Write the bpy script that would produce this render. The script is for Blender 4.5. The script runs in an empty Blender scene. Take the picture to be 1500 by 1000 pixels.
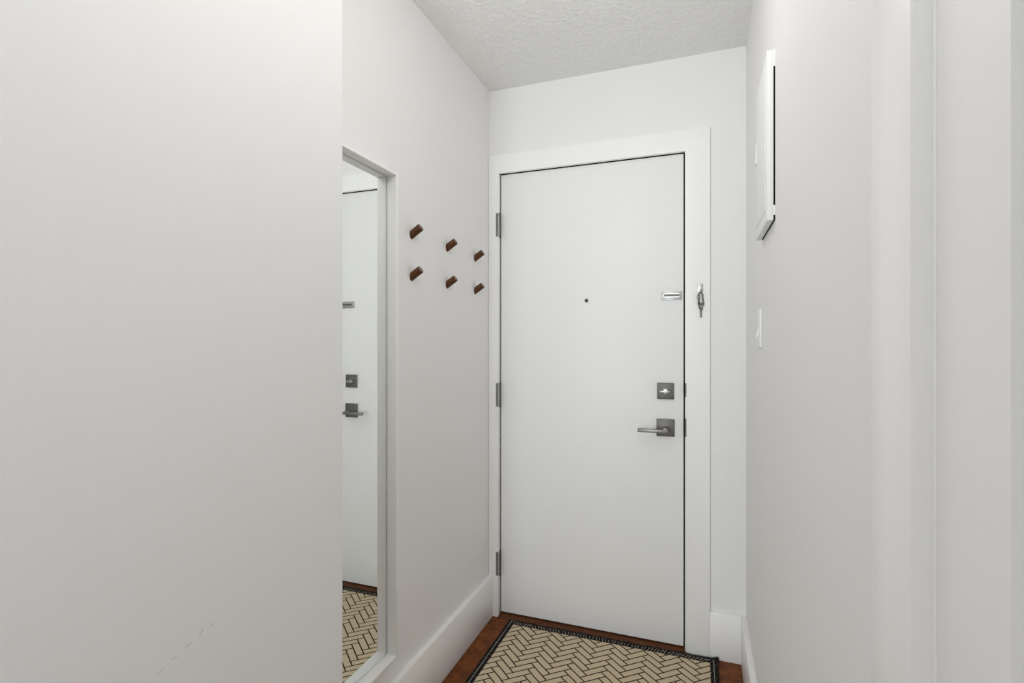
import bpy, bmesh, math, random
from mathutils import Vector, Matrix
random.seed(4)
S = bpy.context.scene
COL = S.collection

# ------------------------------------------------------------------ helpers
def new_obj(name, bm, mats, parent=None, smooth=False):
    me = bpy.data.meshes.new(name)
    bmesh.ops.recalc_face_normals(bm, faces=bm.faces[:])
    bm.to_mesh(me); bm.free()
    for m in (mats if isinstance(mats, (list, tuple)) else [mats]):
        me.materials.append(m)
    if smooth:
        for p in me.polygons:
            p.use_smooth = True
        try:
            me.set_sharp_from_angle(angle=math.radians(35))
        except Exception:
            pass
    o = bpy.data.objects.new(name, me)
    COL.objects.link(o)
    if parent:
        o.parent = parent
        o.matrix_parent_inverse = Matrix.Translation(-parent.location)
    return o

def tag(o, label=None, cat=None, group=None, kind=None):
    if label: o['label'] = label
    if cat: o['category'] = cat
    if group: o['group'] = group
    if kind: o['kind'] = kind
    return o

def thing(name, loc, label, cat, group=None):
    o = bpy.data.objects.new(name, None)
    o.empty_display_size = 0.05
    o.location = loc
    COL.objects.link(o)
    return tag(o, label, cat, group)

def box(bm, x0, x1, y0, y1, z0, z1, bev=0.0, seg=2, mi=0):
    """add a box (optionally with all edges rounded) to bm"""
    t = bmesh.new()
    vs = [t.verts.new((x, y, z)) for x in (x0, x1) for y in (y0, y1) for z in (z0, z1)]
    for f in ((0, 1, 3, 2), (4, 6, 7, 5), (0, 4, 5, 1), (2, 3, 7, 6), (0, 2, 6, 4), (1, 5, 7, 3)):
        t.faces.new([vs[i] for i in f])
    if bev:
        bmesh.ops.bevel(t, geom=t.edges[:], offset=bev, segments=seg, affect='EDGES', profile=0.5)
    merge(bm, t, mi)

def merge(bm, t, mi=0, mat=None):
    if mat is not None:
        t.transform(mat)
    bmesh.ops.recalc_face_normals(t, faces=t.faces[:])
    idx = {}
    for v in t.verts:
        idx[v] = bm.verts.new(v.co)
    for f in t.faces:
        try:
            g = bm.faces.new([idx[v] for v in f.verts])
            g.material_index = mi if mi else f.material_index
            g.smooth = f.smooth
        except ValueError:
            pass
    t.free()

def prism(bm, pts, axis, a, b, mi=0, bev=0.0):
    """extrude a 2-D outline along an axis: 'x' pts=(y,z), 'y' pts=(x,z), 'z' pts=(x,y)"""
    t = bmesh.new()
    def P(p, k):
        return {'x': (k, p[0], p[1]), 'y': (p[0], k, p[1]), 'z': (p[0], p[1], k)}[axis]
    A = [t.verts.new(P(p, a)) for p in pts]
    B = [t.verts.new(P(p, b)) for p in pts]
    n = len(pts)
    t.faces.new(A); t.faces.new(B[::-1])
    for i in range(n):
        t.faces.new((A[i], A[(i + 1) % n], B[(i + 1) % n], B[i]))
    if bev:
        bmesh.ops.bevel(t, geom=t.edges[:], offset=bev, segments=2, affect='EDGES', profile=0.5)
    merge(bm, t, mi)

def lathe(bm, prof, origin, axis, n=32, mi=0):
    """spin (radius, distance-along-axis) profile about an axis vector through origin"""
    t = bmesh.new()
    q = Vector((0, 0, 1)).rotation_difference(Vector(axis).normalized())
    rings = []
    for r, h in prof:
        if r < 1e-6:
            rings.append([t.verts.new(q @ Vector((0, 0, h)) + Vector(origin))])
        else:
            rings.append([t.verts.new(q @ Vector((r * math.cos(2 * math.pi * i / n), r * math.sin(2 * math.pi * i / n), h)) + Vector(origin)) for i in range(n)])
    for a, b in zip(rings, rings[1:]):
        for i in range(n):
            j = (i + 1) % n
            if len(a) == 1 and len(b) > 1: t.faces.new((a[0], b[i], b[j]))
            elif len(b) == 1 and len(a) > 1: t.faces.new((a[i], a[j], b[0]))
            elif len(a) > 1: t.faces.new((a[i], a[j], b[j], b[i]))
    for f in t.faces: f.smooth = True
    merge(bm, t, mi)

def torus(bm, c, R1, r, stretch, rot, n=14, m=8, mi=0):
    t = bmesh.new()
    g = []
    for i in range(n):
        a = 2 * math.pi * i / n
        row = []
        for j in range(m):
            b = 2 * math.pi * j / m
            d = R1 + r * math.cos(b)
            row.append(t.verts.new((d * math.cos(a), r * math.sin(b), d * math.sin(a) * stretch)))
        g.append(row)
    for i in range(n):
        for j in range(m):
            f = t.faces.new((g[i][j], g[(i + 1) % n][j], g[(i + 1) % n][(j + 1) % m], g[i][(j + 1) % m]))
            f.smooth = True
    merge(bm, t, mi, Matrix.Translation(c) @ rot)

# ------------------------------------------------------------------ materials
def mat_base(name, col, rough=0.5, metal=0.0, spec=0.5):
    m = bpy.data.materials.new(name); m.use_nodes = True
    b = m.node_tree.nodes['Principled BSDF']
    b.inputs['Base Color'].default_value = (*col, 1)
    b.inputs['Roughness'].default_value = rough
    b.inputs['Metallic'].default_value = metal
    b.inputs['Specular IOR Level'].default_value = spec
    return m, m.node_tree.nodes, m.node_tree.links, b

def N(nodes, kind, **kw):
    n = nodes.new(kind)
    for k, v in kw.items(): setattr(n, k, v)
    return n

def math_node(nt, op, a, b=None, c=None, clamp=False):
    n = nt.nodes.new('ShaderNodeMath'); n.operation = op; n.use_clamp = clamp
    for i, x in enumerate((a, b, c)):
        if x is None: continue
        if isinstance(x, (int, float)): n.inputs[i].default_value = x
        else: nt.links.new(x, n.inputs[i])
    return n.outputs[0]

def paint(name, col, rough, bump_scale=0, bump=0.0, spec=0.5, tone=0.0):
    m, nd, lk, b = mat_base(name, col, rough, 0, spec)
    tc = N(nd, 'ShaderNodeTexCoord')
    if bump:
        no = N(nd, 'ShaderNodeTexNoise'); no.inputs['Scale'].default_value = bump_scale; no.inputs['Detail'].default_value = 4
        lk.new(tc.outputs['Object'], no.inputs['Vector'])
        bp = N(nd, 'ShaderNodeBump'); bp.inputs['Strength'].default_value = bump; bp.inputs['Distance'].default_value = 0.002
        lk.new(no.outputs['Fac'], bp.inputs['Height']); lk.new(bp.outputs['Normal'], b.inputs['Normal'])
    if tone:
        n2 = N(nd, 'ShaderNodeTexNoise'); n2.inputs['Scale'].default_value = 3.0; n2.inputs['Detail'].default_value = 2
        lk.new(tc.outputs['Object'], n2.inputs['Vector'])
        mx = N(nd, 'ShaderNodeMix', data_type='RGBA')
        lk.new(n2.outputs['Fac'], mx.inputs[0])
        mx.inputs[6].default_value = (*[c * (1 - tone) for c in col], 1)
        mx.inputs[7].default_value = (*[min(1, c * (1 + tone)) for c in col], 1)
        lk.new(mx.outputs[2], b.inputs['Base Color'])
    return m

WALLC = (0.835, 0.830, 0.824)
M_wall = paint('wall_paint', WALLC, 0.6, 260, 0.12, 0.3, 0.01)
M_trim = paint('trim_paint', (0.925, 0.922, 0.913), 0.35, 120, 0.05)
M_door = paint('door_paint', (0.865, 0.863, 0.855), 0.45, 90, 0.06)
M_plastic = paint('white_plastic', (0.88, 0.88, 0.865), 0.3)
M_panel = paint('panel_enamel', (0.85, 0.85, 0.835), 0.4)

# wall with the faint scuffs low on it
def scuffed():
    m, nd, lk, b = mat_base('scuffed_wall_paint', WALLC, 0.6, 0, 0.3)
    nt = m.node_tree
    tc = N(nd, 'ShaderNodeTexCoord'); sp = N(nd, 'ShaderNodeSeparateXYZ'); lk.new(tc.outputs['Object'], sp.inputs[0])
    Y, Z = sp.outputs[1], sp.outputs[2]
    y0, z0, y1, z1 = SC
    L = math.hypot(y1 - y0, z1 - z0); dy, dz = (y1 - y0) / L, (z1 - z0) / L
    a = math_node(nt, 'SUBTRACT', Y, y0); c = math_node(nt, 'SUBTRACT', Z, z0)
    al = math_node(nt, 'ADD', math_node(nt, 'MULTIPLY', a, dy), math_node(nt, 'MULTIPLY', c, dz))
    ac = math_node(nt, 'SUBTRACT', math_node(nt, 'MULTIPLY', a, dz), math_node(nt, 'MULTIPLY', c, dy))
    no = N(nd, 'ShaderNodeTexNoise'); no.inputs['Scale'].default_value = 55; no.inputs['Detail'].default_value = 2
    lk.new(tc.outputs['Object'], no.inputs['Vector'])
    wob = math_node(nt, 'MULTIPLY', math_node(nt, 'SUBTRACT', no.outputs['Fac'], 0.5), 0.012)
    near = math_node(nt, 'LESS_THAN', math_node(nt, 'ABSOLUTE', math_node(nt, 'ADD', ac, wob)), 0.0011)
    inside = math_node(nt, 'MULTIPLY', math_node(nt, 'GREATER_THAN', al, 0), math_node(nt, 'LESS_THAN', al, L))
    gap = math_node(nt, 'GREATER_THAN', math_node(nt, 'SINE', math_node(nt, 'MULTIPLY', al, 2 * math.pi / (L / 4.2))), 0.1)
    k = math_node(nt, 'MULTIPLY', math_node(nt, 'MULTIPLY', near, inside), gap)
    k = math_node(nt, 'MULTIPLY', k, 0.35)
    mx = N(nd, 'ShaderNodeMix', data_type='RGBA'); lk.new(k, mx.inputs[0])
    mx.inputs[6].default_value = (*WALLC, 1); mx.inputs[7].default_value = (0.35, 0.33, 0.32, 1)
    lk.new(mx.outputs[2], b.inputs['Base Color'])
    n2 = N(nd, 'ShaderNodeTexNoise'); n2.inputs['Scale'].default_value = 260; n2.inputs['Detail'].default_value = 4
    lk.new(tc.outputs['Object'], n2.inputs['Vector'])
    bp = N(nd, 'ShaderNodeBump'); bp.inputs['Strength'].default_value = 0.12; bp.inputs['Distance'].default_value = 0.002
    lk.new(n2.outputs['Fac'], bp.inputs['Height']); lk.new(bp.outputs['Normal'], b.inputs['Normal'])
    return m
SC = (0.5541, 0.7630, 0.6503, 0.7919)
M_near = scuffed()

def ceiling_mat():
    m, nd, lk, b = mat_base('ceiling_texture', (0.87, 0.865, 0.85), 0.75, 0, 0.2)
    tc = N(nd, 'ShaderNodeTexCoord')
    n1 = N(nd, 'ShaderNodeTexNoise'); n1.inputs['Scale'].default_value = 55; n1.inputs['Detail'].default_value = 5; n1.inputs['Roughness'].default_value = 0.55; n1.inputs['Distortion'].default_value = 0.6
    lk.new(tc.outputs['Object'], n1.inputs['Vector'])
    rp = N(nd, 'ShaderNodeValToRGB'); rp.color_ramp.elements[0].position = 0.42; rp.color_ramp.elements[1].position = 0.62
    lk.new(n1.outputs['Fac'], rp.inputs[0])
    bp = N(nd, 'ShaderNodeBump'); bp.inputs['Strength'].default_value = 0.55; bp.inputs['Distance'].default_value = 0.004
    lk.new(rp.outputs[0], bp.inputs['Height']); lk.new(bp.outputs['Normal'], b.inputs['Normal'])
    return m
M_ceil = ceiling_mat()

def cork_mat(name, dark, mid, light, stretch, rough):
    m, nd, lk, b = mat_base(name, mid, rough, 0, 0.22)
    tc = N(nd, 'ShaderNodeTexCoord'); mp = N(nd, 'ShaderNodeMapping'); mp.inputs['Scale'].default_value = stretch
    lk.new(tc.outputs['Object'], mp.inputs[0])
    n1 = N(nd, 'ShaderNodeTexNoise'); n1.inputs['Scale'].default_value = 22; n1.inputs['Detail'].default_value = 8; n1.inputs['Roughness'].default_value = 0.65
    lk.new(mp.outputs[0], n1.inputs['Vector'])
    rp = N(nd, 'ShaderNodeValToRGB')
    e = rp.color_ramp.elements
    e[0].position = 0.32; e[0].color = (*dark, 1); e[1].position = 0.72; e[1].color = (*light, 1)
    x = e.new(0.52); x.color = (*mid, 1)
    lk.new(n1.outputs['Fac'], rp.inputs[0]); lk.new(rp.outputs[0], b.inputs['Base Color'])
    bp = N(nd, 'ShaderNodeBump'); bp.inputs['Strength'].default_value = 0.15; bp.inputs['Distance'].default_value = 0.001
    lk.new(n1.outputs['Fac'], bp.inputs['Height']); lk.new(bp.outputs['Normal'], b.inputs['Normal'])
    return m
M_floor = cork_mat('reddish_brown_floor', (0.085, 0.022, 0.004), (0.175, 0.05, 0.009), (0.26, 0.09, 0.02), (1, 1, 1), 0.5)
M_sill = cork_mat('dark_wood', (0.055, 0.018, 0.006), (0.11, 0.036, 0.011), (0.15, 0.055, 0.02), (1, 14, 14), 0.5)
M_peg = cork_mat('walnut', (0.035, 0.014, 0.006), (0.10, 0.042, 0.016), (0.17, 0.08, 0.035), (3, 20, 6), 0.45)
M_end = cork_mat('walnut_end_grain', (0.12, 0.085, 0.06), (0.22, 0.16, 0.12), (0.30, 0.23, 0.18), (8, 8, 8), 0.5)

def metal(name, col, rough, aniso=(1, 1, 40)):
    m, nd, lk, b = mat_base(name, col, rough, 1.0)
    tc = N(nd, 'ShaderNodeTexCoord'); mp = N(nd, 'ShaderNodeMapping'); mp.inputs['Scale'].default_value = aniso
    lk.new(tc.outputs['Object'], mp.inputs[0])
    no = N(nd, 'ShaderNodeTexNoise'); no.inputs['Scale'].default_value = 40; lk.new(mp.outputs[0], no.inputs['Vector'])
    mr = N(nd, 'ShaderNodeMapRange'); mr.inputs[3].default_value = rough * 0.8; mr.inputs[4].default_value = rough * 1.25
    lk.new(no.outputs['Fac'], mr.inputs[0]); lk.new(mr.outputs[0], b.inputs['Roughness'])
    return m
M_nickel = metal('brushed_nickel', (0.17, 0.162, 0.15), 0.5)
M_lever = metal('satin_nickel', (0.27, 0.258, 0.24), 0.42)
M_chrome = metal('chrome', (0.50, 0.50, 0.49), 0.36)
M_steel = metal('hinge_steel', (0.24, 0.235, 0.225), 0.4)
M_black = mat_base('gap_black', (0.012, 0.011, 0.010), 0.8, 0, 0.2)[0]  # black for shade painted into gaps, also the mirror backing
M_glassdark = mat_base('peephole_lens', (0.006, 0.006, 0.006), 0.08)[0]
M_mirror = mat_base('mirror_silver', (0.93, 0.945, 0.93), 0.005, 1.0)[0]
M_mframe = paint('mirror_frame_paint', (0.89, 0.89, 0.88), 0.4)

def rug_mat():
    m, nd, lk, b = mat_base('herringbone_weave', (0.4, 0.33, 0.22), 0.95, 0, 0.1)
    nt = m.node_tree
    tc = N(nd, 'ShaderNodeTexCoord'); sp = N(nd, 'ShaderNodeSeparateXYZ'); lk.new(tc.outputs['Object'], sp.inputs[0])
    X, Y = sp.outputs[0], sp.outputs[1]
    # slight skew of the weave, then units of a brick width
    x = math_node(nt, 'SUBTRACT', X, math_node(nt, 'MULTIPLY', math_node(nt, 'SUBTRACT', Y, 2.109), 0.03))
    nz = N(nd, 'ShaderNodeTexNoise'); nz.inputs['Scale'].default_value = 16; lk.new(tc.outputs['Object'], nz.inputs['Vector'])
    wob = math_node(nt, 'MULTIPLY', math_node(nt, 'SUBTRACT', nz.outputs['Fac'], 0.5), 0.004)
    x = math_node(nt, 'ADD', x, wob)
    u = math_node(nt, 'DIVIDE', math_node(nt, 'ADD', x, 0.691), 0.0222)
    v = math_node(nt, 'DIVIDE', math_node(nt, 'SUBTRACT', math_node(nt, 'ADD', Y, wob), 2.1105), 0.0197)
    p = math_node(nt, 'MULTIPLY', math_node(nt, 'ADD', u, v), 0.5)
    r = math_node(nt, 'MULTIPLY', math_node(nt, 'SUBTRACT', u, v), 0.5)
    i = math_node(nt, 'FLOOR', p); j = math_node(nt, 'FLOOR', r)
    fp = math_node(nt, 'SUBTRACT', p, i); fr = math_node(nt, 'SUBTRACT', r, j)
    t = math_node(nt, 'FLOORED_MODULO', math_node(nt, 'ADD', i, j), 6.0)
    isb = math_node(nt, 'GREATER_THAN', t, 2.5)
    def mix(a, c): # a where '/', c where '\'
        return math_node(nt, 'ADD', math_node(nt, 'MULTIPLY', a, math_node(nt, 'SUBTRACT', 1.0, isb)), math_node(nt, 'MULTIPLY', c, isb))
    al = mix(math_node(nt, 'ADD', fp, t), math_node(nt, 'ADD', fr, math_node(nt, 'SUBTRACT', t, 3.0)))
    ac = mix(fr, fp)
    e1 = math_node(nt, 'MINIMUM', ac, math_node(nt, 'SUBTRACT', 1.0, ac))
    e2 = math_node(nt, 'MINIMUM', al, math_node(nt, 'SUBTRACT', 3.0, al))
    e = math_node(nt, 'MINIMUM', e1, e2)
    mr = N(nd, 'ShaderNodeMapRange'); mr.inputs[1].default_value = 0.065; mr.inputs[2].default_value = 0.11
    lk.new(e, mr.inputs[0])
    n2 = N(nd, 'ShaderNodeTexNoise'); n2.inputs['Scale'].default_value = 420; n2.inputs['Detail'].default_value = 2; lk.new(tc.outputs['Object'], n2.inputs['Vector'])
    cr = N(nd, 'ShaderNodeValToRGB'); cr.color_ramp.elements[0].position = 0.3; cr.color_ramp.elements[1].position = 0.7
    cr.color_ramp.elements[0].color = (*RUG0, 1); cr.color_ramp.elements[1].color = (*RUG1, 1)
    lk.new(n2.outputs['Fac'], cr.inputs[0])
    mx = N(nd, 'ShaderNodeMix', data_type='RGBA'); lk.new(mr.outputs[0], mx.inputs[0])
    mx.inputs[6].default_value = (0.04, 0.022, 0.008, 1); lk.new(cr.outputs[0], mx.inputs[7])
    lk.new(mx.outputs[2], b.inputs['Base Color'])
    hb = math_node(nt, 'ADD', mr.outputs[0], math_node(nt, 'MULTIPLY', n2.outputs['Fac'], 0.5))
    bp = N(nd, 'ShaderNodeBump'); bp.inputs['Strength'].default_value = 0.5; bp.inputs['Distance'].default_value = 0.0015
    lk.new(hb, bp.inputs['Height']); lk.new(bp.outputs['Normal'], b.inputs['Normal'])
    return m
RUG0 = (0.53, 0.43, 0.29); RUG1 = (0.66, 0.555, 0.40)
M_rug = rug_mat()

def binding_mat():
    m, nd, lk, b = mat_base('black_binding', (0.014, 0.012, 0.011), 0.9, 0, 0.1)
    tc = N(nd, 'ShaderNodeTexCoord')
    no = N(nd, 'ShaderNodeTexNoise'); no.inputs['Scale'].default_value = 210; no.inputs['Detail'].default_value = 1; lk.new(tc.outputs['Object'], no.inputs['Vector'])
    cr = N(nd, 'ShaderNodeValToRGB'); cr.color_ramp.elements[0].position = 0.60; cr.color_ramp.elements[1].position = 0.70
    cr.color_ramp.elements[0].color = (0.012, 0.010, 0.009, 1); cr.color_ramp.elements[1].color = (0.16, 0.14, 0.12, 1)
    lk.new(no.outputs['Fac'], cr.inputs[0]); lk.new(cr.outputs[0], b.inputs['Base Color'])
    return m
M_bind = binding_mat()
M_stitch = mat_base('grey_stitching', (0.30, 0.28, 0.25), 0.9, 0, 0.1)[0]

# ------------------------------------------------------------------ main dimensions (metres)
XL, XR, XN = -0.930, 0.1645, -0.780      # hall walls, nearer left wall
YF = 2.232                               # entrance wall face
YN = 0.992                               # where the nearer left wall ends
ZC = 2.435
YB = -0.75                               # hall runs on behind the viewpoint
DX0, DX1 = -0.876, -0.0705               # door leaf
DY = 2.240
DZ0, DZ1 = 0.0170, 2.0425

# ------------------------------------------------------------------ shell
bm = bmesh.new(); box(bm, -1.3, 0.5, YB, 2.6, -0.12, 0.0)
tag(new_obj('floor', bm, M_floor), 'reddish brown floor showing along the edges of the rug', 'floor', kind='structure')
bm = bmesh.new(); box(bm, -1.3, 0.5, YB, 2.6, ZC, ZC + 0.1)
tag(new_obj('ceiling', bm, M_ceil), 'white textured ceiling above the entry', 'ceiling', kind='structure')
bm = bmesh.new(); box(bm, -1.2, XL, YN - 0.2, 2.6, 0, ZC)
tag(new_obj('wall_left', bm, M_wall), 'off-white left wall carrying the mirror and the coat pegs', 'wall', kind='structure')
# nearer left wall: rounded corner bead
bm = bmesh.new()
R = 0.007
pts = [(-1.19, YB), (XN, YB)]
for k in range(9):
    a = math.radians(90 * k / 8)
    pts.append((XN - R + R * math.cos(a), YN - R + R * math.sin(a)))
pts.append((-1.19, YN))
prism(bm, pts, 'z', 0.0, ZC)
tag(new_obj('wall_near', bm, M_near, smooth=True), 'large plain near white wall at the left, ending in a corner beside the mirror', 'wall', kind='structure')
# entrance wall with the door opening
OX0, OX1, OZ = -0.902, -0.044, 2.072
bm = bmesh.new()
box(bm, XL, OX0, YF, 2.36, 0, ZC); box(bm, OX1, XR, YF, 2.36, 0, ZC); box(bm, OX0, OX1, YF, 2.36, OZ, ZC)
tag(new_obj('wall_far', bm, M_wall), 'off-white end wall around the entrance door', 'wall', kind='structure')
# right wall with closet opening beside the viewpoint
CY0, CY1, CZ = -0.33, 0.495, 2.06
bm = bmesh.new()
box(bm, XR, 0.30, CY1, 2.6, 0, ZC); box(bm, XR, 0.30, YB, CY0, 0, ZC); box(bm, XR, 0.30, CY0, CY1, CZ, ZC)
tag(new_obj('wall_right', bm, M_wall), 'off-white right wall with electrical panel and light switch', 'wall', kind='structure')

# unseen wall added behind the viewpoint to keep rear light off the right side
bm = bmesh.new(); box(bm, -0.43, 0.30, YB - 0.11, YB, 0, ZC)
tag(new_obj('wall_blocker', bm, M_wall), 'unseen off-white wall added behind the viewpoint to block rear light', 'wall', kind='structure')

# baseboards
BT, BH = 0.016, 0.188
def bb(name, label, boxes):
    bm = bmesh.new()
    for b_ in boxes: box(bm, *b_, 0, BH, bev=0.0015)
    tag(new_obj(name, bm, M_trim, smooth=True), label, 'baseboard', kind='structure')
bb('baseboard_left', 'tall white baseboard along the left wall under the mirror and pegs', [(XL, XL + 0.022, YN, YF)])
bb('baseboard_right', 'tall white baseboard along the right wall', [(XR - 0.019, XR, 0.578, YF)])
bb('baseboard_far', 'short white baseboard between door casing and right wall', [(0.031, XR - 0.019, YF - 0.014, YF)])
bb('baseboard_near', 'white baseboard along the near left wall', [(XN, XN + BT, YB, YN)])

# ------------------------------------------------------------------ entrance door trim
CF = 2.216                                  # casing face
tr = tag(thing('trim_1', (DX0, YF, 0), 'wide flat white casing around the entrance door', 'door trim'), kind='structure')
bm = bmesh.new()
CX = XL + 0.001
prism(bm, [(CX, 0), (CX, 2.131), (0.031, 2.131), (0.031, 0), (-0.0615, 0), (-0.0615, 2.0465), (-0.8795, 2.0465), (-0.8795, 0)], 'y', CF, YF, bev=0.0015)
new_obj('casing', bm, M_trim, tr, smooth=True)
bm = bmesh.new()
JD = 2.36
box(bm, OX0 + .0005, -0.8815, YF, JD, 0, 2.05); box(bm, -0.0645, OX1 - .0005, YF, JD, 0, 2.05); box(bm, OX0 + .0005, OX1 - .0005, YF, JD, 2.050, OZ - .0005)
# stops
box(bm, -0.8815, -0.868, DY + 0.049, JD, 0, 2.05); box(bm, -0.079, -0.0645, DY + 0.049, JD, 0, 2.05); box(bm, -0.868, -0.079, DY + 0.049, JD, 2.033, 2.05)
new_obj('jamb', bm, M_trim, tr)
bm = bmesh.new()
box(bm, -0.8812, -0.8772, DY + 0.008, DY + 0.048, 0.02, 2.046); box(bm, -0.0694, -0.0648, DY + 0.004, DY + 0.048, 0.02, 2.046)
box(bm, -0.8772, -0.0694, DY + 0.003, DY + 0.048, 2.0425, 2.0497)
new_obj('door_gap_shade', bm, M_black, tr)  # black strips put in so the gaps round the door look shaded
for z0, z1 in ((0.883, 0.956), (1.045, 1.10)):
    bm = bmesh.new()
    prism(bm, [(-0.0646, CF + 0.004), (-0.0646, DY + 0.002), (-0.0625, DY + 0.002), (-0.0625, CF + 0.001), (-0.0585, CF - 0.0012), (-0.0605, CF - 0.0012)], 'z', z0, z1)
    tag(new_obj('strike_plate', bm, M_steel, tr), 'dark metal strike plate lip at the door edge')

# threshold
bm = bmesh.new()
prism(bm, [(2.203, 0.0), (2.205, 0.004), (2.226, 0.0095), (2.238, 0.011), (2.36, 0.011), (2.36, 0.0)], 'x', -0.8805, -0.0655)
tag(new_obj('trim_2', bm, M_sill), 'dark brown wooden threshold under the entrance door', 'threshold', kind='structure')

# ------------------------------------------------------------------ entrance door
bm = bmesh.new(); box(bm, DX0, DX1, DY, DY + 0.045, DZ0, DZ1, bev=0.0015)
door = tag(new_obj('door_1', bm, M_door, smooth=True), 'plain white entrance door with lever handle, deadbolt and peephole', 'door', kind='structure')
bm = bmesh.new(); box(bm, DX0 + 0.003, DX1 - 0.003, DY + 0.010, DY + 0.03, 0.0112, DZ0, bev=0)  # black strip put in as the shade below the door leaf
tag(new_obj('sill_gap_shade', bm, M_black, door), 'black strip imitating the shaded gap under the door')

def square_plate(bm, cx, cz, s, t):
    box(bm, cx - s, cx + s, DY - t, DY, cz - s, cz + s, bev=0.0018)
# deadbolt
bm = bmesh.new(); square_plate(bm, -0.1415, 1.0645, 0.0335, 0.009)
dead = tag(new_obj('deadbolt', bm, M_nickel, door, smooth=True), 'square dark nickel deadbolt plate')
bm = bmesh.new()
lathe(bm, [(0.0, 0.0165), (0.009, 0.0165), (0.0105, 0.015), (0.0105, 0.008)], (-0.1415, DY, 1.0645), (0, -1, 0), 24)
box(bm, -0.1635, -0.1215, DY - 0.028, DY - 0.0155, 1.0590, 1.0675, bev=0.0018)
tag(new_obj('thumb_turn', bm, M_chrome, dead, smooth=True), 'bright horizontal thumb turn')
# handle
HZ = 0.9045
bm = bmesh.new(); square_plate(bm, -0.1415, 0.9125, 0.0360, 0.009)
hd = tag(new_obj('door_handle', bm, M_nickel, door, smooth=True), 'square dark nickel handle plate')
bm = bmesh.new()
lathe(bm, [(0.0, 0.052), (0.0100, 0.052), (0.0110, 0.050), (0.0110, 0.011), (0.0135, 0.009)], (-0.1400, DY, HZ + 0.003), (0, -1, 0), 28)
box(bm, -0.2490, -0.1285, DY - 0.066, DY - 0.048, HZ - 0.0065, HZ + 0.0075, bev=0.0025)
new_obj('lever', bm, M_lever, hd, smooth=True)
# peephole
bm = bmesh.new()
lathe(bm, [(0.0085, 0.0), (0.0085, 0.002), (0.0075, 0.003), (0.0062, 0.003), (0.0060, 0.0015)], (-0.474, DY, 1.449), (0, -1, 0), 24)
pe = tag(new_obj('peephole', bm, M_steel, door, smooth=True), 'small dark round peephole')
bm = bmesh.new()
lathe(bm, [(0.0062, 0.0012), (0.0045, 0.0022), (0.0, 0.0026)], (-0.474, DY, 1.449), (0, -1, 0), 24)
new_obj('lens', bm, M_glassdark, pe, smooth=True)
# chain track
tx0, tx1, tz = -0.158, -0.0765, 1.4605
bm = bmesh.new()
box(bm, tx0, tx1, DY - 0.003, DY, tz - 0.0175, tz + 0.0175, bev=0.001)
tk = tag(new_obj('chain_track', bm, M_chrome, door, smooth=True), 'chrome chain track near the door edge')
bm = bmesh.new()
for s in (-1, 1):
    prism(bm, [(DY - 0.003, tz + s * 0.0115), (DY - 0.011, tz + s * 0.0095), (DY - 0.011, tz + s * 0.0040), (DY - 0.0095, tz + s * 0.0040), (DY - 0.0095, tz + s * 0.0075), (DY - 0.003, tz + s * 0.0085)], 'x', tx0 + 0.009, tx1 - 0.009)
box(bm, tx0 + 0.006, tx0 + 0.012, DY - 0.011, DY - 0.003, tz - 0.0115, tz + 0.0115, bev=0.001)
new_obj('slot_rail', bm, M_chrome, tk)
bm = bmesh.new(); box(bm, tx0 + 0.012, tx1 - 0.010, DY - 0.0045, DY - 0.0029, tz - 0.0075, tz + 0.0075)
tag(new_obj('slot', bm, M_nickel, tk), 'grey slot in the chain track')
for px in (tx0 + 0.0035, tx1 - 0.0035):
    for s in (-1, 1):
        bm = bmesh.new()
        lathe(bm, [(0.0026, 0.003), (0.0022, 0.0042), (0.0, 0.0046)], (px, DY, tz + s * 0.0135), (0, -1, 0), 14)
        new_obj('screw', bm, M_chrome, tk, smooth=True)
# hinges
for zc in (1.807, 1.0235, 0.2455):
    bm = bmesh.new()
    n = 5; h = 0.108; z = zc - h / 2
    for k in range(n):
        z0 = z + k * h / n
        lathe(bm, [(0.0, z0), (0.0058, z0), (0.0064, z0 + 0.0012), (0.0064, z0 + h / n - 0.0012), (0.0058, z0 + h / n - 0.0002), (0.0, z0 + h / n - 0.0002)], (-0.8800, 2.2265, 0), (0, 0, 1), 20)
    for s in (-1, 1):
        zz = zc + s * h / 2
        lathe(bm, [(0.0050, 0), (0.0055, 0.002), (0.0035, 0.0045), (0, 0.005)], (-0.8800, 2.2265, zz), (0, 0, s), 16)
    hg = tag(new_obj('hinge', bm, M_steel, door, smooth=True), 'grey metal door hinge barrel')
    bm = bmesh.new()
    box(bm, -0.8808, -0.8778, 2.2275, 2.245, zc - h / 2, zc + h / 2)
    box(bm, -0.8915, -0.8800, 2.2135, 2.2160, zc - h / 2, zc + h / 2, bev=0.0006)
    new_obj('hinge_leaf', bm, M_steel, hg)

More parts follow.
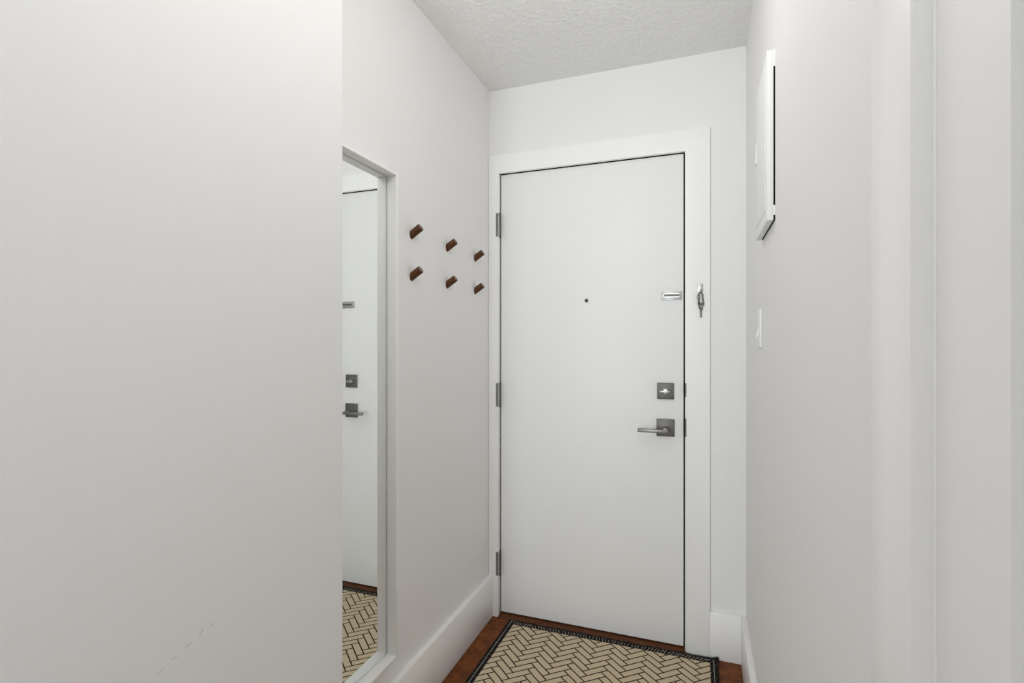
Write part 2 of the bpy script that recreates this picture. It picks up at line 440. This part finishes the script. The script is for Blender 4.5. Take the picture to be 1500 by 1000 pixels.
# ------------------------------------------------------------------ security chain hanging on the casing
ch = thing('door_chain', (-0.006, CF, 1.478), 'small chrome security chain hanging folded on the right side of the door casing', 'door chain')
bm = bmesh.new()
box(bm, -0.0165, 0.0050, CF - 0.003, CF, 1.466, 1.502, bev=0.0012)
lathe(bm, [(0.006, 0.003), (0.006, 0.009), (0.0045, 0.0105), (0, 0.011)], (-0.006, CF, 1.474), (0, -1, 0), 18)
lathe(bm, [(0.0028, 0.003), (0.0022, 0.0044), (0.0, 0.0048)], (-0.006, CF, 1.494), (0, -1, 0), 14)
new_obj('mount_plate', bm, M_chrome, ch, smooth=True)
def chain(path, parent, name='chain'):
    bm = bmesh.new()
    # even spacing along the path
    P = [Vector(p) for p in path]
    out = []; d = 0.0; step = 0.0082
    for a, b in zip(P, P[1:]):
        L = (b - a).length
        while d < L:
            out.append((a + (b - a) * (d / L), (b - a).normalized())); d += step
        d -= L
    for k, (c, t) in enumerate(out):
        q = Vector((0, 0, 1)).rotation_difference(t).to_matrix().to_4x4()
        torus(bm, c, 0.0036, 0.0013, 1.55, q @ Matrix.Rotation(math.radians(35 + 90 * (k % 2)), 4, 'Z'), 12, 6)
    return new_obj(name, bm, M_steel, parent, smooth=True)
yc = CF - 0.006
chain([(-0.0060, yc, 1.468), (-0.0150, yc, 1.452), (-0.0115, yc, 1.440), (-0.0120, yc, 1.420), (-0.0085, yc, 1.408), (-0.0045, yc, 1.394), (-0.0040, yc, 1.384)], ch)
chain([(-0.0040, yc - 0.004, 1.470), (0.0025, yc - 0.003, 1.456), (0.0032, yc - 0.003, 1.440), (0.0055, yc - 0.003, 1.422), (0.0020, yc - 0.003, 1.408), (-0.0022, yc - 0.002, 1.394)], ch)
chain([(-0.0095, yc - 0.006, 1.424), (-0.0030, yc - 0.006, 1.417), (0.0030, yc - 0.006, 1.425)], ch)
bm = bmesh.new()
lathe(bm, [(0.0, 0.0), (0.0032, 0.001), (0.0032, 0.010), (0.0022, 0.011), (0.0022, 0.014), (0.0042, 0.015), (0.0042, 0.018), (0, 0.019)], (-0.0040, yc, 1.386), (0.05, 0, -1), 16)
new_obj('end_stud', bm, M_steel, ch, smooth=True)
bm = bmesh.new()
lathe(bm, [(0.0, -0.006), (0.0050, -0.005), (0.0066, 0), (0.0050, 0.005), (0, 0.006)], (-0.0135, yc - 0.003, 1.449), (0, -1, 0), 18)
new_obj('slide_button', bm, M_steel, ch, smooth=True)

# ------------------------------------------------------------------ wall mirror
MX0, MXF, MG = XL + 0.0005, -0.8895, -0.925
MY0, MY1, MZ0, MZ1 = 1.000, 1.392, 0.287, 1.794
FW = 0.0085
mir = thing('wall_mirror', (XL, (MY0 + MY1) / 2, MZ0), 'tall narrow wall mirror in a deep white frame reflecting the entrance door', 'mirror')
bm = bmesh.new()
box(bm, MX0, MXF, MY0, MY0 + FW, MZ0, MZ1, bev=0.0012)
box(bm, MX0, MXF, MY1 - FW, MY1, MZ0, MZ1, bev=0.0012)
box(bm, MX0, MXF, MY0 + FW, MY1 - FW, MZ0, MZ0 + FW, bev=0.0012)
box(bm, MX0, MXF, MY0 + FW, MY1 - FW, MZ1 - FW, MZ1, bev=0.0012)
new_obj('mirror_frame', bm, M_mframe, mir, smooth=True)
bm = bmesh.new(); box(bm, MG - 0.004, MG, MY0 + FW + 0.0025, MY1 - FW - 0.0028, MZ0 + FW + 0.0008, MZ1 - FW - 0.0008, bev=0.0003)
tag(new_obj('mirror_glass', bm, M_mirror, mir), 'clear mirror glass')
bm = bmesh.new(); box(bm, MX0, MG - 0.0041, MY0 + FW, MY1 - FW, MZ0 + FW, MZ1 - FW)
tag(new_obj('mirror_backing', bm, M_black, mir), 'dark backing showing as a thin line round the glass')

# ------------------------------------------------------------------ coat pegs
def peg_mesh():
    t = bmesh.new()
    tilt = math.radians(33); L = 0.044; r = 0.0132; n = 28
    ax = Vector((math.cos(tilt), 0, math.sin(tilt))); up = Vector((-math.sin(tilt), 0, math.cos(tilt))); sd = Vector((0, 1, 0))
    rings = []
    for kind in range(4):
        row = []
        for i in range(n):
            a = 2 * math.pi * i / n
            rr = r if kind < 2 else (r if kind == 2 else r - 0.0016)
            o = up * (rr * math.cos(a)) + sd * (rr * math.sin(a))
            if kind == 0:            # cut flush with the wall plane x = 0
                d = -o.x / ax.x
            elif kind == 1: d = L * 0.5
            elif kind == 2: d = L - 0.0012
            else: d = L
            row.append(t.verts.new(o + ax * d))
        rings.append(row)
    for a, b in zip(rings, rings[1:]):
        for i in range(n):
            f = t.faces.new((a[i], a[(i + 1) % n], b[(i + 1) % n], b[i])); f.smooth = True
    t.faces.new(rings[0][::-1])
    f = t.faces.new(rings[-1]); f.material_index = 1
    return t
where = {0: 'nearest the mirror', 1: 'in the middle column', 2: 'nearest the door'}
pegs0 = None
for ci, y in enumerate((1.540, 1.803, 2.067)):
    for ri, z in enumerate((1.634, 1.491)):
        if pegs0 is None:
            o = new_obj('coat_peg', peg_mesh(), [M_peg, M_end], smooth=True); pegs0 = o
        else:
            o = pegs0.copy(); COL.objects.link(o)
        o.location = (XL - 0.0006, y, z)
        tag(o, 'slanted round dark wood coat peg, %s row, %s' % (('upper', 'lower')[ri], where[ci]), 'coat peg', 'wooden coat pegs on the left wall')

# ------------------------------------------------------------------ electrical panel on the right wall
PX = 0.1462; PY0, PY1, PZ0, PZ1 = 1.375, 1.640, 1.560, 1.968
pan = thing('electrical_panel', (XR, (PY0 + PY1) / 2, PZ0), 'white electrical panel cover standing slightly off the right wall', 'electrical panel')
bm = bmesh.new()
box(bm, PX, 0.1610, PY0, PY1, PZ0, PZ1, bev=0.0015)
# ends of the cover reach back to the wall
box(bm, 0.1608, XR, PY0, PY0 + 0.012, PZ1 - 0.040, PZ1, bev=0.0004); box(bm, 0.1608, XR, PY0, PY0 + 0.012, PZ0 + 0.012, PZ0 + 0.036, bev=0.0004)
new_obj('cover', bm, M_panel, pan, smooth=True)
bm = bmesh.new(); box(bm, 0.1609, XR + 0.0006, PY0 + 0.0005, PY1 - 0.004, PZ0 + 0.0006, PZ1 - 0.041)  # black strip put in as the shade of the gap behind the cover
tag(new_obj('gap_shade', bm, M_black, pan), 'black strip imitating the shaded gap between the cover and the wall')
bm = bmesh.new(); box(bm, PX - 0.0015, PX + 0.0005, PY0 + 0.022, PY1 - 0.022, PZ0 + 0.030, PZ1 - 0.030, bev=0.0007)
pd = new_obj('panel_door', bm, M_panel, pan, smooth=True)
bm = bmesh.new()
prism(bm, [(PX - 0.0012, 1.832), (PX - 0.0026, 1.826), (PX - 0.0040, 1.780), (PX - 0.0040, 1.768), (PX - 0.0012, 1.768)], 'y', PY1 - 0.040, PY1 - 0.014)
tag(new_obj('latch', bm, M_plastic, pd), 'small raised latch on the panel door')

# ------------------------------------------------------------------ light switch
sw = thing('light_switch', (XR, 1.695, 1.309), 'white toggle light switch plate low on the right wall beneath the electrical panel', 'light switch')
bm = bmesh.new(); box(bm, XR - 0.0062, XR, 1.660, 1.730, 1.252, 1.366, bev=0.0022, seg=3)
pl = new_obj('switch_plate', bm, M_plastic, sw, smooth=True)
bm = bmesh.new()
prism(bm, [(XR - 0.006, 1.3110), (XR - 0.0080, 1.3060), (XR - 0.0145, 1.2840), (XR - 0.0125, 1.2795), (XR - 0.006, 1.2960)], 'y', 1.690, 1.700)
new_obj('toggle', bm, M_plastic, sw)
for z in (1.339, 1.279):
    bm = bmesh.new(); lathe(bm, [(0.0032, 0.006), (0.0028, 0.0072), (0, 0.0076)], (XR, 1.695, z), (-1, 0, 0), 14)
    new_obj('screw', bm, M_plastic, sw, smooth=True)

# ------------------------------------------------------------------ closet door beside the viewpoint
bm = bmesh.new()
KX = 0.1500
box(bm, KX, XR + 0.004, 0.479, 0.577, 0, 2.125, bev=0.0022)
box(bm, KX, XR, -0.412, -0.314, 0, 2.125, bev=0.0022)
box(bm, KX, XR, -0.314, 0.479, 2.044, 2.125, bev=0.0022)
# jambs
box(bm, XR + 0.0002, 0.28, 0.473, CY1, 0, 2.038); box(bm, XR, 0.28, CY0, -0.308, 0, 2.038); box(bm, XR, 0.28, CY0, CY1, 2.038, CZ)
tag(new_obj('trim_3', bm, M_trim, smooth=True), 'flat white casing of the side door at the right, close to the camera', 'door trim', kind='structure')
bm = bmesh.new()
y0, y1 = -0.305, 0.4729; x0, x1 = 0.1648, 0.2000
st = 0.099
box(bm, x0, x1, y1 - st, y1, 0.01, 2.034, bev=0.0015); box(bm, x0, x1, y0, y0 + st, 0.01, 2.034, bev=0.0015)
for z0, z1 in ((0.01, 0.21), (0.86, 0.98), (1.93, 2.034)):
    box(bm, x0, x1, y0 + st, y1 - st, z0, z1, bev=0.0015)
box(bm, x0 + 0.009, x1 - 0.009, y0 + st - 0.005, y1 - st + 0.005, 0.15, 1.98)
tag(new_obj('door_2', bm, M_door, smooth=True), 'white panelled side door at the right edge, close to the camera', 'door', kind='structure')

# ------------------------------------------------------------------ rug
RC = [(-0.820, 2.2035), (0.060, 2.2115), (0.082, 0.62), (-0.838, 0.62)]   # FL FR NR NL
RT = 0.0085
rug = thing('area_rug', (-0.38, 1.41, 0), 'beige herringbone rug with black bound edge on the floor before the door', 'rug')
def inset(q, dl, df):
    (a, b, c, d) = q
    return [(a[0] + dl, a[1] - df), (b[0] - dl, b[1] - df), (c[0] - dl, c[1] + df), (d[0] + dl, d[1] + df)]
IN = inset(RC, 0.030, 0.034)
bm = bmesh.new(); prism(bm, IN, 'z', 0.0005, RT - 0.001)
new_obj('weave', bm, M_rug, rug)
bm = bmesh.new()
def band(o_, i_, zb, zt, nseg=60):
    """one side of the binding: rounded strip between outer and inner edge, corners slightly curled"""
    pro = [(0, zb), (0, zt * 0.7), (0.12, zt), (0.88, zt), (1.0, zt * 0.9), (1.0, zb)]
    rows = []
    for k in range(nseg + 1):
        s = k / nseg
        A = Vector((*o_[0], 0)).lerp(Vector((*o_[1], 0)), s); B = Vector((*i_[0], 0)).lerp(Vector((*i_[1], 0)), s)
        w = 0.0008 * math.sin(k * 0.9) + 0.0006 * math.sin(k * 2.3)
        rows.append([bm.verts.new((*A.lerp(B, u).xy, max(0.0004, z + (w if z > 0.002 else 0)))) for u, z in pro])
    for r0, r1 in zip(rows, rows[1:]):
        for i in range(len(pro)):
            j = (i + 1) % len(pro)
            bm.faces.new((r0[i], r0[j], r1[j], r1[i]))
    bm.faces.new(rows[0]); bm.faces.new(rows[-1][::-1])
for k in range(4):
    band((RC[k], RC[(k + 1) % 4]), (IN[k], IN[(k + 1) % 4]), 0.0004, RT + 0.002)
bd = new_obj('binding', bm, M_bind, rug, smooth=True)
# curled far right corner tip
bm = bmesh.new()
c0 = Vector((RC[1][0], RC[1][1], 0.008))
t = bmesh.new()
vs = [t.verts.new(v) for v in ((c0.x - 0.030, c0.y - 0.004, 0.008), (c0.x + 0.002, c0.y - 0.034, 0.008), (c0.x + 0.003, c0.y - 0.002, 0.008),
                               (c0.x - 0.024, c0.y - 0.008, 0.013), (c0.x - 0.002, c0.y - 0.028, 0.013), (c0.x + 0.001, c0.y - 0.0015, 0.020))]
for f in ((0, 1, 2), (3, 5, 4), (0, 3, 4, 1), (1, 4, 5, 2), (2, 5, 3, 0)): t.faces.new([vs[i] for i in f])
bmesh.ops.bevel(t, geom=t.edges[:], offset=0.0012, segments=2, affect='EDGES')
merge(bm, t)
tag(new_obj('corner_tip', bm, M_bind, rug, smooth=True), 'raised black corner tip of the rug')
# grey stitching: a line on each long side, whipped teeth across the ends
bm = bmesh.new()
def strip(a, b, w, z, h=0.0012):
    a = Vector((*a, z)); b = Vector((*b, z)); d = (b - a).normalized(); s = Vector((-d.y, d.x, 0)) * (w / 2)
    t = bmesh.new()
    lo = [t.verts.new(p) for p in (a - s, a + s, b + s, b - s)]; hi = [t.verts.new(p + Vector((0, 0, h))) for p in (a - s, a + s, b + s, b - s)]
    t.faces.new(lo); t.faces.new(hi[::-1])
    for i in range(4): t.faces.new((lo[i], lo[(i + 1) % 4], hi[(i + 1) % 4], hi[i]))
    merge(bm, t)
MID = inset(RC, 0.0165, 0.010)
zt = RT + 0.0022
strip(MID[0], MID[3], 0.0026, zt); strip(MID[1], MID[2], 0.0026, zt)
n = 62
for (a, b), (c, d) in (((RC[0], RC[1]), (IN[0], IN[1])), ((RC[3], RC[2]), (IN[3], IN[2]))):
    for k in range(1, n):
        s = k / n + random.uniform(-0.002, 0.002)
        A = Vector(a).lerp(Vector(b), s); B = Vector(c).lerp(Vector(d), s)
        u0 = random.uniform(0.42, 0.60)
        strip(A.lerp(B, u0), A.lerp(B, 1.02), 0.0024, zt)
tag(new_obj('stitching', bm, M_stitch, rug), 'grey stitching along the black edge')

# ------------------------------------------------------------------ light
for ly, le in ((0.50, 3.7), (1.20, 2.9)):          # lamp inferred from shadows, split into two added lights to avoid a hotspot
    lamp = bpy.data.lights.new('hall_lamp_split', 'POINT'); lamp.energy = le; lamp.color = (1.0, 0.98, 0.955); lamp.shadow_soft_size = 0.05
    lo = bpy.data.objects.new('hall_lamp_split', lamp); lo.location = (-0.27, ly, 2.17); COL.objects.link(lo)
# added cool fill light behind the viewpoint
fill = bpy.data.lights.new('rear_fill', 'AREA'); fill.energy = 106; fill.color = (0.88, 0.955, 1.0); fill.shape = 'RECTANGLE'; fill.size = 1.2; fill.size_y = 1.7
wo = bpy.data.objects.new('rear_fill', fill); wo.location = (-0.70, -2.6, 1.15); wo.rotation_euler = (math.radians(90), 0, 0); COL.objects.link(wo)

w = bpy.data.worlds.new('daylight'); S.world = w; w.use_nodes = True
w.node_tree.nodes['Background'].inputs[0].default_value = (0.9, 0.95, 1.0, 1)
w.node_tree.nodes['Background'].inputs[1].default_value = 1.3

# ------------------------------------------------------------------ camera
cd = bpy.data.cameras.new('camera'); cam = bpy.data.objects.new('camera', cd); COL.objects.link(cam)
cd.sensor_width = 36; cd.lens = 757.7 / 1500 * 36; cd.clip_start = 0.01
cam.location = (0, 0, 1.27); cam.rotation_euler = (math.radians(90), 0, math.radians(20.15))
S.camera = cam
vs_ = S.view_settings
vs_.view_transform = 'Standard'; vs_.look = 'None'; vs_.gamma = 1; vs_.exposure = 0.06; vs_.use_curve_mapping = False
S.cycles.max_bounces = 12; S.cycles.diffuse_bounces = 8; S.cycles.glossy_bounces = 6
